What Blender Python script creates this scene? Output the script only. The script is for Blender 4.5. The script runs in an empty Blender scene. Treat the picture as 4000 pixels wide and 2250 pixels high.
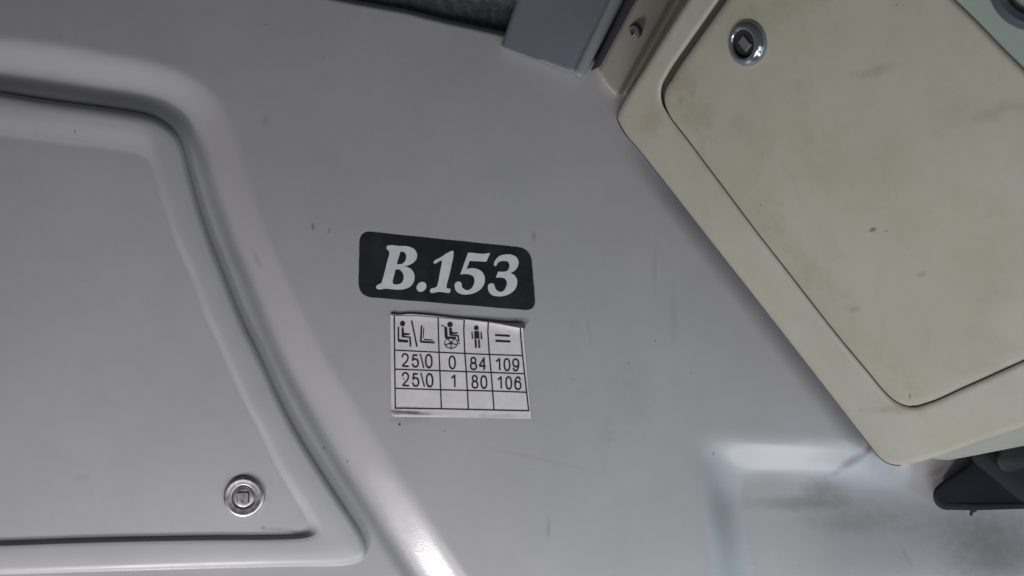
import bpy, bmesh, math
import numpy as np
from mathutils import Vector, Matrix
from mathutils.geometry import tessellate_polygon

SC = bpy.context.scene
D = 0.5                 # metres from lens to the grey panel
S = 0.000175            # metres on the panel per photograph pixel

# ------------------------------------------------------------------ camera, world, lamps, exposure
cd = bpy.data.cameras.new('camera'); cam = bpy.data.objects.new('camera', cd); SC.collection.objects.link(cam)
cam.location = (0, -D, 0); cam.rotation_euler = (math.radians(90), 0, 0)
cd.sensor_width = 36; cd.lens = 36 * D / (4000 * S); cd.clip_start = 0.01; cd.clip_end = 50
cd.dof.use_dof = True; cd.dof.focus_distance = D; cd.dof.aperture_fstop = 15.0
SC.camera = cam

W = bpy.data.worlds.new('World'); SC.world = W; W.use_nodes = True
wn, wl = W.node_tree.nodes, W.node_tree.links
wn['Background'].inputs['Color'].default_value = (0.86, 0.90, 1.0, 1)
wn['Background'].inputs['Strength'].default_value = 0.02

def area(name, loc, aim, sx, sy, power, col):
    l = bpy.data.lights.new(name, 'AREA'); l.shape = 'RECTANGLE'; l.size = sx; l.size_y = sy
    l.energy = power; l.color = col
    o = bpy.data.objects.new(name, l); SC.collection.objects.link(o); o.location = loc
    o.rotation_euler = (Vector(aim) - Vector(loc)).to_track_quat('-Z', 'Y').to_euler()
    return o
# daylight from windscreen and door-side windows below; unseen fill and glint lamps added
area('windscreen_light', (-0.35, -0.30, -0.55), (0, 0, -0.1), 0.40, 0.20, 0.85, (1.0, 0.97, 0.96))
area('lower_screen_light', (0.15, -0.28, -0.48), (0.05, 0, -0.1), 0.50, 0.12, 0.80, (0.96, 0.985, 1.0))
area('front_fill_light', (-0.1, -0.95, -0.95), (0, 0, -0.1), 0.80, 0.40, 2.7, (1.0, 0.985, 0.975))  # unseen lamp added in front as general fill
area('door_window_light', (0.62, -0.40, -0.52), (0.15, 0, -0.15), 0.45, 0.45, 1.15, (0.50, 0.78, 1.0))
area('ridge_glint_light', (-0.615, -0.47, -0.935), (-0.06, 0, -0.19), 0.10, 0.08, 3.9, (1.0, 0.98, 0.99))  # small unseen lamp added to put a glint on the groove's slope

SC.view_settings.view_transform = 'Standard'; SC.view_settings.look = 'None'
SC.view_settings.exposure = 0.2; SC.view_settings.gamma = 1.0; SC.view_settings.use_curve_mapping = False
SC.cycles.use_denoising = True

# ------------------------------------------------------------------ helpers
def P(px, py, h=0.0):
    k = (D - h) / D
    return ((px - 2000) * S * k, -h, (1125 - py) * S * k)

def link(name, me, mat=None, parent=None, angle=35):
    o = bpy.data.objects.new(name, me); SC.collection.objects.link(o)
    if mat: me.materials.append(mat)
    me.polygons.foreach_set('use_smooth', [True] * len(me.polygons))
    me.set_sharp_from_angle(angle=math.radians(angle))
    if parent: put(o, parent)
    return o

def put(o, parent):
    o.parent = parent
    o.matrix_parent_inverse = parent.matrix_world.inverted()

def mesh(name, verts, faces, mat=None, parent=None, angle=35, flip=True):
    me = bpy.data.meshes.new(name); me.from_pydata([tuple(v) for v in verts], [], [tuple(f) for f in faces])
    bm = bmesh.new(); bm.from_mesh(me)
    bmesh.ops.remove_doubles(bm, verts=bm.verts, dist=1e-7)
    bmesh.ops.dissolve_degenerate(bm, dist=1e-7, edges=bm.edges)
    if flip: bmesh.ops.recalc_face_normals(bm, faces=bm.faces)
    bm.to_mesh(me); bm.free(); me.update()
    return link(name, me, mat, parent, angle)

def empty(name, loc, label, cat, group=None):
    o = bpy.data.objects.new(name, None); SC.collection.objects.link(o); o.location = loc
    o.empty_display_size = 0.01
    o['label'] = label; o['category'] = cat
    if group: o['group'] = group
    bpy.context.view_layer.update()
    return o

def smooth(pts, closed=True, n=6):
    """Catmull-Rom through the points; a third item marks a sharp corner."""
    P_ = [np.array(p[:2], float) for p in pts]; C_ = [len(p) > 2 for p in pts]; N = len(pts); out = []
    for i in range(N if closed else N - 1):
        p1, p2 = P_[i], P_[(i + 1) % N]
        p0 = P_[i - 1] if (closed or i > 0) else p1
        p3 = P_[(i + 2) % N] if (closed or i + 2 < N) else p2
        L = np.linalg.norm(p2 - p1) + 1e-9
        def tan(a, b, c):
            la, lb = np.linalg.norm(b - a) + 1e-9, np.linalg.norm(c - b) + 1e-9
            return ((b - a) / la * lb + (c - b) / lb * la) / (la + lb)
        m1 = (p2 - p1) / L if C_[i] or (p0 == p1).all() else tan(p0, p1, p2)
        m2 = (p2 - p1) / L if C_[(i + 1) % N] or (p3 == p2).all() else tan(p1, p2, p3)
        for k in range(n):
            t = k / n; a, b = 2*t**3 - 3*t**2 + 1, t**3 - 2*t**2 + t
            out.append(a*p1 + b*L*m1 + (1 - a)*p2 + (t**3 - t**2)*L*m2)
    if not closed: out.append(P_[-1])
    return np.array(out)

def area2(p): return 0.5 * np.sum(p[:, 0]*np.roll(p[:, 1], -1) - np.roll(p[:, 0], -1)*p[:, 1])

def inset(p, d):
    s = 1 if area2(p) > 0 else -1
    t = np.roll(p, -1, 0) - np.roll(p, 1, 0); t /= (np.linalg.norm(t, axis=1)[:, None] + 1e-9)
    return p + s * d * np.stack([-t[:, 1], t[:, 0]], 1)

def moulding(name, outline, hfun, profile, mat, parent=None, hole=None, hole_profile=None, n=6, angle=50, is_smooth=False):
    """plate from a closed outline in photograph pixels; profile = (inset px, offset m) from the outside to the face"""
    o = outline if is_smooth else smooth(outline, True, n)
    V, F = [], []
    def loop(q, off): 
        i = len(V); V.extend(P(x, y, hfun(x, y, off)) for x, y in q); return i
    def skirt(i, j, N):
        for k in range(N): F.append((i + k, i + (k + 1) % N, j + (k + 1) % N, j + k))
    prev = None
    for ins, off in profile:
        q = inset(o, ins); i = loop(q, off)
        if prev is not None: skirt(prev, i, len(o))
        prev = i; last = q; loff = off
    idx = list(range(prev, prev + len(o))); rings = [[Vector((x, y, 0)) for x, y in last]]
    if hole is not None:
        ho = smooth(hole, True, n); prev2 = None
        for ins, off in hole_profile:
            q = inset(ho, ins); i = loop(q, off)
            if prev2 is not None: skirt(prev2, i, len(ho))
            else:
                idx += list(range(i, i + len(ho))); rings.append([Vector((x, y, 0)) for x, y in q])
            prev2 = i
    for t in tessellate_polygon(rings): F.append(tuple(idx[k] for k in t))
    return mesh(name, V, F, mat, parent, angle)

def flat_shape(name, rings, hfun, off, mat, parent):
    allp = [p for r in rings for p in r]
    F = tessellate_polygon([[Vector((x, y, 0)) for x, y in r] for r in rings])
    V = [P(x, y, hfun(x, y, off)) for x, y in allp]
    o = mesh(name, V, F, mat, parent, flip=False)
    return face_camera(o)

def face_camera(o):
    bm = bmesh.new(); bm.from_mesh(o.data)
    for f in bm.faces:
        f.normal_update()
        if f.normal.y > 0: f.normal_flip()
    bm.to_mesh(o.data); bm.free(); return o

def tris_of(rings):
    allp = [tuple(p) for r in rings for p in r]
    return allp, [tuple(t) for t in tessellate_polygon([[Vector((x, y, 0)) for x, y in r] for r in rings])]

def strip_of(pts, w, closed=False):
    p = np.array(pts, float); N = len(p)
    if closed: t = np.roll(p, -1, 0) - np.roll(p, 1, 0)
    else: t = np.gradient(p, axis=0)
    t /= np.linalg.norm(t, axis=1)[:, None]; nn = np.stack([-t[:, 1], t[:, 0]], 1) * w / 2
    V = [tuple(q) for q in (p + nn)] + [tuple(q) for q in (p - nn)]
    F = [(k, (k + 1) % N, N + (k + 1) % N, N + k) for k in range(N if closed else N - 1)]
    return V, F

def ink(name, shapes, hfun, off, mat, parent):
    """several flat shapes in one printed part, each a hair above the one before"""
    V, F = [], []
    for k, (v, f) in enumerate(shapes):
        b = len(V); V += [P(x, y, hfun(x, y, off + k * 0.00002)) for x, y in v]; F += [tuple(b + i for i in t) for t in f]
    return face_camera(mesh(name, V, F, mat, parent, flip=False))

def resample(p, n):
    p = np.array(p, float); d = np.r_[0, np.cumsum(np.linalg.norm(np.diff(p, axis=0), axis=1))]
    t = np.linspace(0, d[-1], n); return np.stack([np.interp(t, d, p[:, 0]), np.interp(t, d, p[:, 1])], 1)

def seg_dist(X, Y, poly):
    best = np.full(X.shape, 1e9)
    for a, b in zip(poly, np.roll(poly, -1, 0)):
        ab = b - a; L = ab @ ab + 1e-9
        t = np.clip(((X - a[0])*ab[0] + (Y - a[1])*ab[1]) / L, 0, 1)
        best = np.minimum(best, np.hypot(X - a[0] - t*ab[0], Y - a[1] - t*ab[1]))
    return best

def inside(X, Y, poly):
    c = np.zeros(X.shape, bool)
    for a, b in zip(poly, np.roll(poly, -1, 0)):
        if a[1] == b[1]: continue
        c ^= ((a[1] > Y) != (b[1] > Y)) & (X < (b[0]-a[0])*(Y-a[1])/(b[1]-a[1]) + a[0])
    return c

def sstep(t): t = np.clip(t, 0, 1); return t*t*(3 - 2*t)

# ------------------------------------------------------------------ materials
class Mat:
    def __init__(s, name):
        s.m = bpy.data.materials.new(name); s.m.use_nodes = True; s.t = s.m.node_tree
        s.b = s.t.nodes['Principled BSDF']; s.geo = s.t.nodes.new('ShaderNodeTexCoord').outputs['Object']
    def n(s, kind, **kw):
        nd = s.t.nodes.new(kind)
        for k, v in kw.items(): setattr(nd, k, v)
        return nd
    def l(s, a, b): s.t.links.new(a, b)
    def noise(s, scale, detail=3, rough=0.55, stretch=None, shift=(0, 0, 0)):
        mp = s.n('ShaderNodeMapping'); mp.inputs['Scale'].default_value = stretch or (1, 1, 1); mp.inputs['Location'].default_value = shift
        s.l(s.geo, mp.inputs['Vector']); nz = s.n('ShaderNodeTexNoise')
        nz.inputs['Scale'].default_value = scale; nz.inputs['Detail'].default_value = detail; nz.inputs['Roughness'].default_value = rough
        s.l(mp.outputs[0], nz.inputs['Vector']); return nz.outputs['Fac']
    def ramp(s, fac, lo, hi, a=0.0, b=1.0):
        r = s.n('ShaderNodeMapRange'); r.interpolation_type = 'SMOOTHSTEP'
        r.inputs['From Min'].default_value = lo; r.inputs['From Max'].default_value = hi
        r.inputs['To Min'].default_value = a; r.inputs['To Max'].default_value = b
        s.l(fac, r.inputs['Value']); return r.outputs[0]
    def mix(s, fac, a, b):
        x = s.n('ShaderNodeMix', data_type='RGBA'); x.clamp_factor = True
        for sock, v in ((x.inputs[0], fac), (x.inputs[6], a), (x.inputs[7], b)):
            if hasattr(v, 'links'): s.l(v, sock)
            else: sock.default_value = v if isinstance(v, (int, float)) else (*v, 1)
        return x.outputs[2]
    def math(s, op, a, b=0.0):
        x = s.n('ShaderNodeMath', operation=op)
        for sock, v in ((x.inputs[0], a), (x.inputs[1], b)):
            if hasattr(v, 'links'): s.l(v, sock)
            else: sock.default_value = v
        return x.outputs[0]
    def spot(s, px, py, rx, ry, h=0.0, rot=0.0, edge=0.3, wob=0.35):
        """mask of a stain centred on a point of the surface (object space), radii in photo pixels"""
        c = P(px, py, h); mp = s.n('ShaderNodeMapping', vector_type='TEXTURE')
        k = (D - h) / D
        mp.inputs['Location'].default_value = c
        mp.inputs['Rotation'].default_value = (0, math.radians(rot), 0)
        mp.inputs['Scale'].default_value = (rx*S*k, 10.0, ry*S*k)
        nz = s.n('ShaderNodeTexNoise'); nz.inputs['Scale'].default_value = 160; nz.inputs['Detail'].default_value = 4
        s.l(s.geo, nz.inputs['Vector']); s.l(s.geo, mp.inputs['Vector'])
        ln = s.n('ShaderNodeVectorMath', operation='LENGTH'); s.l(mp.outputs[0], ln.inputs[0])
        d = s.math('ADD', ln.outputs['Value'], s.math('MULTIPLY', s.math('SUBTRACT', nz.outputs['Fac'], 0.5), wob * 2))
        return s.ramp(d, edge, 1.0, 1.0, 0.0)
    def bump(s, h, strength, dist):
        b = s.n('ShaderNodeBump'); b.inputs['Strength'].default_value = strength; b.inputs['Distance'].default_value = dist
        s.l(h, b.inputs['Height'])
        if s.b.inputs['Normal'].links: s.l(s.b.inputs['Normal'].links[0].from_socket, b.inputs['Normal'])
        s.l(b.outputs[0], s.b.inputs['Normal'])
    def base(s, v):
        if hasattr(v, 'links'): s.l(v, s.b.inputs['Base Color'])
        else: s.b.inputs['Base Color'].default_value = (*v, 1)
        return s
    def set(s, **kw):
        for k, v in kw.items():
            k = k.replace('_', ' ')
            if hasattr(v, 'links'): s.l(v, s.b.inputs[k])
            else: s.b.inputs[k].default_value = v
        return s

def plastic(name, col, dirt=(0.30, 0.27, 0.23), spots=(), patch=None, patch_amt=0.5, rough=0.42, mott=0.05, grain=0.05, streaks=0.0):
    m = Mat(name)
    dk = tuple(c * (1 - mott) for c in col); lt = tuple(c * (1 + mott * 0.6) for c in col)
    c = m.mix(m.ramp(m.noise(9, 4, 0.6), 0.3, 0.7), dk, lt)
    if patch: 
        c = m.mix(m.math('MULTIPLY', m.ramp(m.noise(14, 5, 0.65, shift=(3, 1, 7)), 0.42, 0.68), patch_amt), c, patch)
        c = m.mix(m.math('MULTIPLY', m.ramp(m.noise(38, 4, 0.6, shift=(1, 4, 2)), 0.52, 0.75), patch_amt * 0.5), c, tuple(x * 0.8 for x in patch))
    if streaks:
        c = m.mix(m.math('MULTIPLY', m.ramp(m.noise(60, 4, 0.6, stretch=(2.2, 1, 0.35)), 0.5, 0.8), streaks), c, dirt)
    g = m.noise(1500, 2, 0.7)
    c = m.mix(m.math('MULTIPLY', m.ramp(g, 0.35, 0.65), grain), c, tuple(x * 0.55 for x in col))
    # specks of dust and tiny chips
    vo = m.n('ShaderNodeTexVoronoi'); vo.inputs['Scale'].default_value = 70; m.l(m.geo, vo.inputs['Vector'])
    sel = m.n('ShaderNodeSeparateColor'); m.l(vo.outputs['Color'], sel.inputs[0])
    sp = m.math('MULTIPLY', m.ramp(vo.outputs['Distance'], 0.02, 0.045, 1, 0), m.ramp(sel.outputs[0], 0.86, 0.9))
    c = m.mix(m.math('MULTIPLY', sp, 0.6), c, tuple(x * 0.35 for x in col))
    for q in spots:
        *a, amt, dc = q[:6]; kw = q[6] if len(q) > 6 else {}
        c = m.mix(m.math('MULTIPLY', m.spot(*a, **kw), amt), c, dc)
    m.base(c)
    m.set(Roughness=m.ramp(m.noise(25, 3), 0.3, 0.7, rough - 0.04, rough + 0.06), IOR=1.46)
    m.bump(m.noise(900, 2, 0.6), 0.10, 0.0004)
    m.bump(m.noise(16, 3, 0.5), 0.12, 0.004)
    v2 = m.n('ShaderNodeTexVoronoi'); v2.inputs['Scale'].default_value = 420; m.l(m.geo, v2.inputs['Vector'])
    m.bump(m.ramp(v2.outputs['Distance'], 0.0, 0.5), 0.035, 0.0006)
    return m

BR = (0.10, 0.065, 0.05); DK = (0.05, 0.045, 0.045)
panel_spots = [
    (1745, 1058, 352, 150, 0.0, DK), (2560, 1330, 4, 4, .6, DK, dict(edge=.6, wob=.2)), (2455, 1415, 7, 3, .5, DK, dict(edge=.5, wob=.3, rot=30)), (2700, 1455, 3, 3, .6, DK),
    (2240, 1480, 3, 5, .5, DK), (1040, 95, 4, 4, .7, DK), (2300, 1290, 90, 8, .12, DK, dict(rot=80, edge=0)), (2630, 1230, 22, 170, .10, BR, dict(edge=0)),
    (2560, 1060, 14, 150, .10, BR, dict(edge=0)), (990, 1010, 22, 60, .18, BR, dict(edge=0, rot=-20)), (1036, 470, 30, 30, .15, DK, dict(edge=0)),
    (1222, 885, 9, 20, 0.45, DK), (1286, 900, 6, 16, 0.30, DK), (1561, 1657, 5, 5, 0.95, (0.03, 0.02, 0.02), dict(edge=.8, wob=.05)),
    (1737, 1682, 3, 3, 0.9, DK, dict(edge=.8, wob=.05)), (2791, 1776, 3, 10, 0.7, DK, dict(edge=.6, wob=.1)),
    (1255, 1760, 3.5, 3.5, 0.9, DK, dict(edge=.8, wob=.05)), (1343, 1815, 4, 5, 0.8, DK, dict(edge=.7, wob=.1)),
    (2085, 925, 14, 28, 0.25, DK), (2142, 2060, 14, 60, 0.18, DK), (2365, 1690, 60, 90, 0.08, BR, dict(edge=0, wob=.9)),
    (2480, 1560, 120, 230, 0.07, BR, dict(edge=0, wob=.9)), (2090, 1790, 330, 14, 0.07, BR, dict(rot=12, edge=0)),
    (3340, 1815, 130, 34, 0.5, BR, dict(rot=-38, wob=.3, edge=0)), (3410, 1755, 50, 30, 0.6, BR, dict(rot=-42, wob=.3, edge=0)),
    (3250, 1930, 150, 80, 0.34, BR, dict(wob=.25, edge=0)), (3170, 1985, 330, 45, 0.32, BR, dict(wob=.25, edge=0)),
    (3780, 2070, 320, 130, 0.2, DK, dict(wob=.25, edge=0)), (3920, 2170, 300, 200, 0.45, BR, dict(wob=.25, edge=0)), (3350, 2040, 420, 110, 0.12, BR, dict(wob=.25, edge=0)),
    (3560, 2190, 16, 60, 0.18, DK, dict(rot=-30, wob=.6, edge=0)), (3380, 2060, 260, 60, 0.12, BR, dict(wob=.6, edge=0)),
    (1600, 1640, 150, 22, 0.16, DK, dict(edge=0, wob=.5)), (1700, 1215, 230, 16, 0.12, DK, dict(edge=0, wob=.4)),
    (3690, 1850, 60, 30, 0.3, BR, dict(rot=-30, wob=.2, edge=0)),
]
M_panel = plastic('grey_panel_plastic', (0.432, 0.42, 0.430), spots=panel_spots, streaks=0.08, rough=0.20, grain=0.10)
hatch_spots = [(278, 508, 4, 11, 0.6, DK), (1085, 2080, 120, 12, 0.3, BR, dict(wob=.6, rot=3, edge=0)), (1015, 2072, 14, 8, 0.35, DK), (953, 1940, 112, 112, 0.16, BR, dict(edge=.3, wob=.6)),
               (300, 1880, 50, 30, 0.08, DK)]
M_hatch = plastic('grey_hatch_plastic', (0.455, 0.446, 0.455), spots=hatch_spots, rough=0.38, streaks=0.05)
beige_spots_h = 0.10
M_beige = plastic('aged_beige_plastic', (0.375, 0.365, 0.315), patch=(0.335, 0.30, 0.225), patch_amt=0.4, mott=0.08, rough=0.46, streaks=0.14,
    dirt=(0.22, 0.18, 0.12), spots=[(2540, 480, 70, 50, 0.2, (0.22, 0.13, 0.08), dict(h=.03, wob=.6, edge=0)),
    (3560, 1620, 120, 30, 0.3, (0.2, 0.12, 0.07), dict(h=.1, wob=.6, edge=0, rot=-20))])
M_beige_door = plastic('aged_beige_door_plastic', (0.355, 0.352, 0.292), patch=(0.33, 0.308, 0.222), patch_amt=0.6, mott=0.08, rough=0.46, streaks=0.14,
    dirt=(0.22, 0.18, 0.12), spots=[(3528, 878, 12, 12, 0.75, (0.07, 0.06, 0.04), dict(h=.15, wob=.9)), (3560, 888, 7, 5, 0.5, (0.1, 0.09, 0.06), dict(h=.15, wob=.9)),
    (3900, 430, 60, 50, 0.3, (0.16, 0.12, 0.06), dict(h=.19, wob=.8, edge=0)), (3480, 1215, 20, 16, 0.25, (0.12, 0.1, 0.07), dict(h=.13, wob=.8)),
    (3480, 240, 90, 30, 0.25, (0.17, 0.13, 0.08), dict(h=.17, wob=.8, edge=0)), (2916, 168, 135, 135, 0.22, (0.2, 0.15, 0.08), dict(h=.06, wob=.8, edge=.2)), (2700, 470, 60, 130, 0.3, (0.22, 0.17, 0.1), dict(h=.05, wob=.9, edge=0, rot=-35)), (3130, 1010, 50, 300, 0.2, (0.22, 0.17, 0.1), dict(h=.08, wob=.9, edge=0, rot=-37)), (3040, 780, 5, 5, 0.5, DK, dict(h=.1)), (3640, 1070, 14, 18, 0.3, (0.12, 0.1, 0.07), dict(h=.14, wob=.8)),
    (2640, 360, 60, 90, 0.3, (0.22, 0.15, 0.09), dict(h=.05, wob=.8, edge=0))])
M_flange = plastic('beige_strip_plastic', (0.50, 0.475, 0.42), dirt=(0.12, 0.09, 0.06), patch=(0.40, 0.34, 0.26), patch_amt=0.35, rough=0.45)
M_blue = plastic('shaded_blue_grey_trim', (0.235, 0.240, 0.285), rough=0.40, mott=0.06, grain=0.02)  # the shade of the inward-facing side is mixed into this blue grey
M_edge = plastic('lit_edge_trim', (0.34, 0.355, 0.36), rough=0.35, mott=0.08, grain=0.02)  # paler colour carries the light on the edge turned toward it
M_seal_shade = Mat('dark_seal_and_gap_shade').base((0.075, 0.075, 0.09)).set(Roughness=0.6).m  # serves the rubber seal and the painted gap shade along the box
M_hshade = Mat('grey_brown_gap_shade').base((0.13, 0.115, 0.105)).set(Roughness=0.7).m  # colour standing in for shade in the hatch gap
M_dshade = Mat('brown_black_gap_shade').base((0.045, 0.036, 0.030)).set(Roughness=0.8).m  # colour standing in for shade in the door gap
M_teal = plastic('green_grey_plastic', (0.235, 0.285, 0.265), rough=0.4, mott=0.05, grain=0.02)
M_vent = Mat('dark_blue_vent_plastic').base((0.055, 0.066, 0.085)).set(Roughness=0.45).m
M_black = Mat('black_bracket_plastic'); M_black.base(M_black.mix(M_black.ramp(M_black.noise(30, 3), .35, .7), (0.006, 0.006, 0.009), (0.011, 0.011, 0.015))).set(Roughness=0.6, Specular_IOR_Level=0.2)
M_pit = Mat('matt_black').base((0.012, 0.012, 0.014)).set(Roughness=0.7).m
M_red = Mat('red_dot_paint').base((0.36, 0.035, 0.06)).set(Roughness=0.4).m
M_grime = Mat('brown_tape_edge').base((0.075, 0.055, 0.055)).set(Roughness=0.6).m
M_screw = Mat('dull_steel').base((0.17, 0.165, 0.17)).set(Metallic=0.4, Roughness=0.5).m
M_ink = Mat('black_print_ink').base((0.013, 0.011, 0.020)).set(Roughness=0.5).m
mt = Mat('satin_steel'); mt.base(mt.mix(mt.ramp(mt.noise(220, 3), .35, .7), (0.42, 0.41, 0.45), (0.58, 0.57, 0.61))).set(Metallic=1.0, Roughness=mt.ramp(mt.noise(300, 3), .3, .7, .34, .46)); M_steel = mt.m
mt = Mat('polished_chrome'); mt.base((0.34, 0.365, 0.40)).set(Metallic=0.78, Roughness=0.13); M_chrome = mt.m
mt = Mat('black_vinyl'); mt.base(mt.mix(mt.ramp(mt.noise(60, 5, .7), .35, .75), (0.015, 0.016, 0.019), (0.026, 0.026, 0.029))).set(Roughness=mt.ramp(mt.noise(30, 3), .3, .7, .42, .6), Specular_IOR_Level=0.25); mt.bump(mt.noise(35, 3), 0.15, 0.002); M_vinyl = mt.m
mt = Mat('pale_vinyl_letters'); mt.base(mt.mix(mt.ramp(mt.noise(120, 3), .3, .7), (0.62, 0.62, 0.66), (0.69, 0.69, 0.73))).set(Roughness=0.5); M_letter = mt.m
mt = Mat('white_sticker_paper'); c = mt.mix(mt.ramp(mt.noise(70, 4, .6), .35, .75), (0.73, 0.695, 0.725), (0.65, 0.62, 0.645))
c = mt.mix(mt.math('MULTIPLY', mt.spot(1580, 1609, 150, 11, rot=5, wob=.5, edge=0), .85), c, (0.12, 0.09, 0.08))
c = mt.mix(mt.math('MULTIPLY', mt.spot(1590, 1590, 100, 6, rot=2, wob=.8, edge=0), .4), c, (0.2, 0.17, 0.16))
c = mt.mix(mt.math('MULTIPLY', mt.spot(1577, 1480, 4, 4, edge=.7, wob=.1), .9), c, (0.14, 0.05, 0.04))
c = mt.mix(mt.math('MULTIPLY', mt.spot(1950, 1625, 160, 14, wob=.8, edge=0), .3), c, (0.25, 0.2, 0.2))
mt.base(c).set(Roughness=0.36); mt.bump(mt.noise(45, 3), 0.25, 0.002); M_paper = mt.m
mt = Mat('dark_woven_lining'); c = mt.mix(mt.ramp(mt.noise(260, 4, .7, stretch=(1, 1, .6)), .35, .65), (0.13, 0.15, 0.148), (0.24, 0.27, 0.26))
mt.base(c).set(Roughness=0.95); mt.bump(mt.noise(500, 3, .7), 0.8, 0.002); M_fabric = mt.m
for k in ('M_panel', 'M_hatch', 'M_beige', 'M_beige_door', 'M_flange', 'M_blue', 'M_edge', 'M_teal', 'M_black'): globals()[k] = globals()[k].m

# ------------------------------------------------------------------ the setting: grey moulded wall panel, fabric lining behind it
E_top = [(-260, 325), (-150, 340), (0, 361), (190, 391), (380, 416), (532, 439), (600, 454), (660, 490)]
E_right = [(660, 490), (699, 532), (718, 585), (740, 676), (767, 775), (805, 896), (843, 995), (881, 1090), (945, 1251), (1016, 1394), (1087, 1552),
           (1167, 1703), (1246, 1830), (1333, 1965), (1397, 2060), (1424, 2112), (1433, 2150), (1426, 2182), (1405, 2200)]
E_bot = [(1405, 2200), (1370, 2208), (1190, 2213), (794, 2222), (476, 2231), (0, 2245), (-260, 2252)]
O_pts = [(-400, 125), (0, 146), (200, 168), (380, 201), (607, 245), (721, 285), (820, 350), (880, 432), (918, 545), (956, 670), (994, 790), (1047, 933), (1108, 1075),
         (1175, 1210), (1240, 1345), (1320, 1480), (1410, 1615), (1530, 1805), (1662, 2000), (1780, 2180), (1900, 2360), (2000, 2500), (1900, 2900), (-400, 2900)]
F_pts = [(-400, 240), (0, 288), (190, 311), (380, 342), (531, 364), (622, 391), (706, 440), (759, 493), (797, 562), (827, 645), (858, 751), (896, 858), (941, 979),
         (985, 1078), (1040, 1220), (1111, 1390), (1222, 1590), (1318, 1765), (1425, 1930), (1510, 2065), (1590, 2190), (1680, 2330), (1760, 2500), (1760, 2900), (-400, 2900)]
RO = [(2731, 1760), (2738, 1728), (2770, 1711), (2820, 1710), (2973, 1717), (3252, 1729), (3700, 1750), (4500, 1800), (4500, 2900), (2850, 2900), (2806, 2400), (2791, 2250), (2777, 2111), (2740, 1850)]
RI = [(2883, 1935), (2893, 1900), (2925, 1880), (3000, 1876), (3250, 1885), (3700, 1905), (4500, 1950), (4500, 2900), (3020, 2900), (2960, 2400), (2945, 2250), (2915, 2090), (2890, 1980)]

def top_edge(x):
    return np.interp(x, [-400, 900, 1250, 1388, 1587, 1743, 1972, 2250, 2500, 4500], [-190, -95, -28, 0, 36, 75, 125, 205, 262, 300])

def panel():
    xs = np.linspace(-400, 4450, 640); n = 400
    t = np.r_[0, 0, 0.0012, 0.0024, 0.004, 0.006, np.linspace(0.009, 1, n)]
    X, T = np.meshgrid(xs, t); top = top_edge(X); Y = top + T * (2560 - top)
    h = np.zeros_like(X)
    def rec(h, O, Fp, depth, mixk, rise=0.0, rw=30):
        o, f = smooth(O), smooth(Fp)
        if mixk > .61:
            for _ in range(10): o = .5*o + .25*(np.roll(o, 1, 0) + np.roll(o, -1, 0)); f = .5*f + .25*(np.roll(f, 1, 0) + np.roll(f, -1, 0))
        dO, dF = seg_dist(X, Y, o), seg_dist(X, Y, f); iO, iF = inside(X, Y, o), inside(X, Y, f)
        tt = np.where(iF, 1, np.where(iO, dO / (dO + dF + 1e-9), 0))
        pr = mixk * sstep(tt) + (1 - mixk) * tt if mixk > .61 else .5*sstep(tt) + .5*np.sin(tt*np.pi/2)
        out = h - depth * pr
        return out + np.where(iF, rise * sstep(dF / rw), 0)
    h = rec(h, O_pts, F_pts, 0.0108, 0.62, 0.0034, 62)
    h = rec(h, RO, RI, 0.0115, 0.6, -0.0004, 60)
    for _ in range(4):
        q = h.copy(); q[1:-1] = .5*h[1:-1] + .25*(h[2:] + h[:-2]); h = q.copy(); h[:, 1:-1] = .5*q[:, 1:-1] + .25*(q[:, 2:] + q[:, :-2])
    m_ = sstep((X - 2560)/120) * sstep((Y - 1560)/120)
    for _ in range(30):
        q = h.copy(); q[1:-1] = .5*h[1:-1] + .25*(h[2:] + h[:-2]); r = q.copy(); r[:, 1:-1] = .5*q[:, 1:-1] + .25*(q[:, 2:] + q[:, :-2]); h = h*(1 - m_) + r*m_
    # recess floor raised toward its lower right, shaped to darken it
    ri = smooth(RI); h += np.where(inside(X, Y, ri), 1, 0)*0.0085*sstep((X - 2885)/420)*sstep((Y - 1885)/420)
    # panel edge rolled back beside the beige box, shaped to darken the joint
    cr = np.array([(2413, 462), (2422, 484), (2510, 600), (2600, 714), (2745, 900), (2972, 1189), (3196, 1477), (3395, 1733), (3432, 1780), (3480, 1812), (3700, 1812), (4400, 1600), (4400, 460)], float)
    dc = np.where(inside(X, Y, cr), 0, seg_dist(X, Y, cr))
    h -= 0.0038 * np.clip(1 - dc / 80, 0, 1) ** 2 * np.clip((3560 - X)/140, 0, 1) * sstep((Y - 400)/420)
    dtop = (Y - top)
    h -= 0.004 * np.clip(1 - dtop / 22, 0, 1) ** 2
    h[0] -= 0.012
    K = (D - h) / D
    V = np.stack([(X - 2000)*S*K, -h, (1125 - Y)*S*K], -1)
    R_, C_ = X.shape
    i = np.arange(R_*C_).reshape(R_, C_)
    F = np.stack([i[:-1, :-1], i[1:, :-1], i[1:, 1:], i[:-1, 1:]], -1).reshape(-1, 4)
    me = bpy.data.meshes.new('wall_panel')
    me.vertices.add(R_*C_); me.vertices.foreach_set('co', V.reshape(-1))
    me.loops.add(F.size); me.loops.foreach_set('vertex_index', F.reshape(-1).astype(np.int32))
    me.polygons.add(len(F)); me.polygons.foreach_set('loop_start', np.arange(0, F.size, 4, dtype=np.int32))
    me.update(calc_edges=True); me.validate()
    o = link('wall_panel', me, M_panel, angle=70)
    o['kind'] = 'structure'; o['label'] = 'large moulded grey plastic panel with a stepped recess around the hatch'
    return o
panel()

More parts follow.
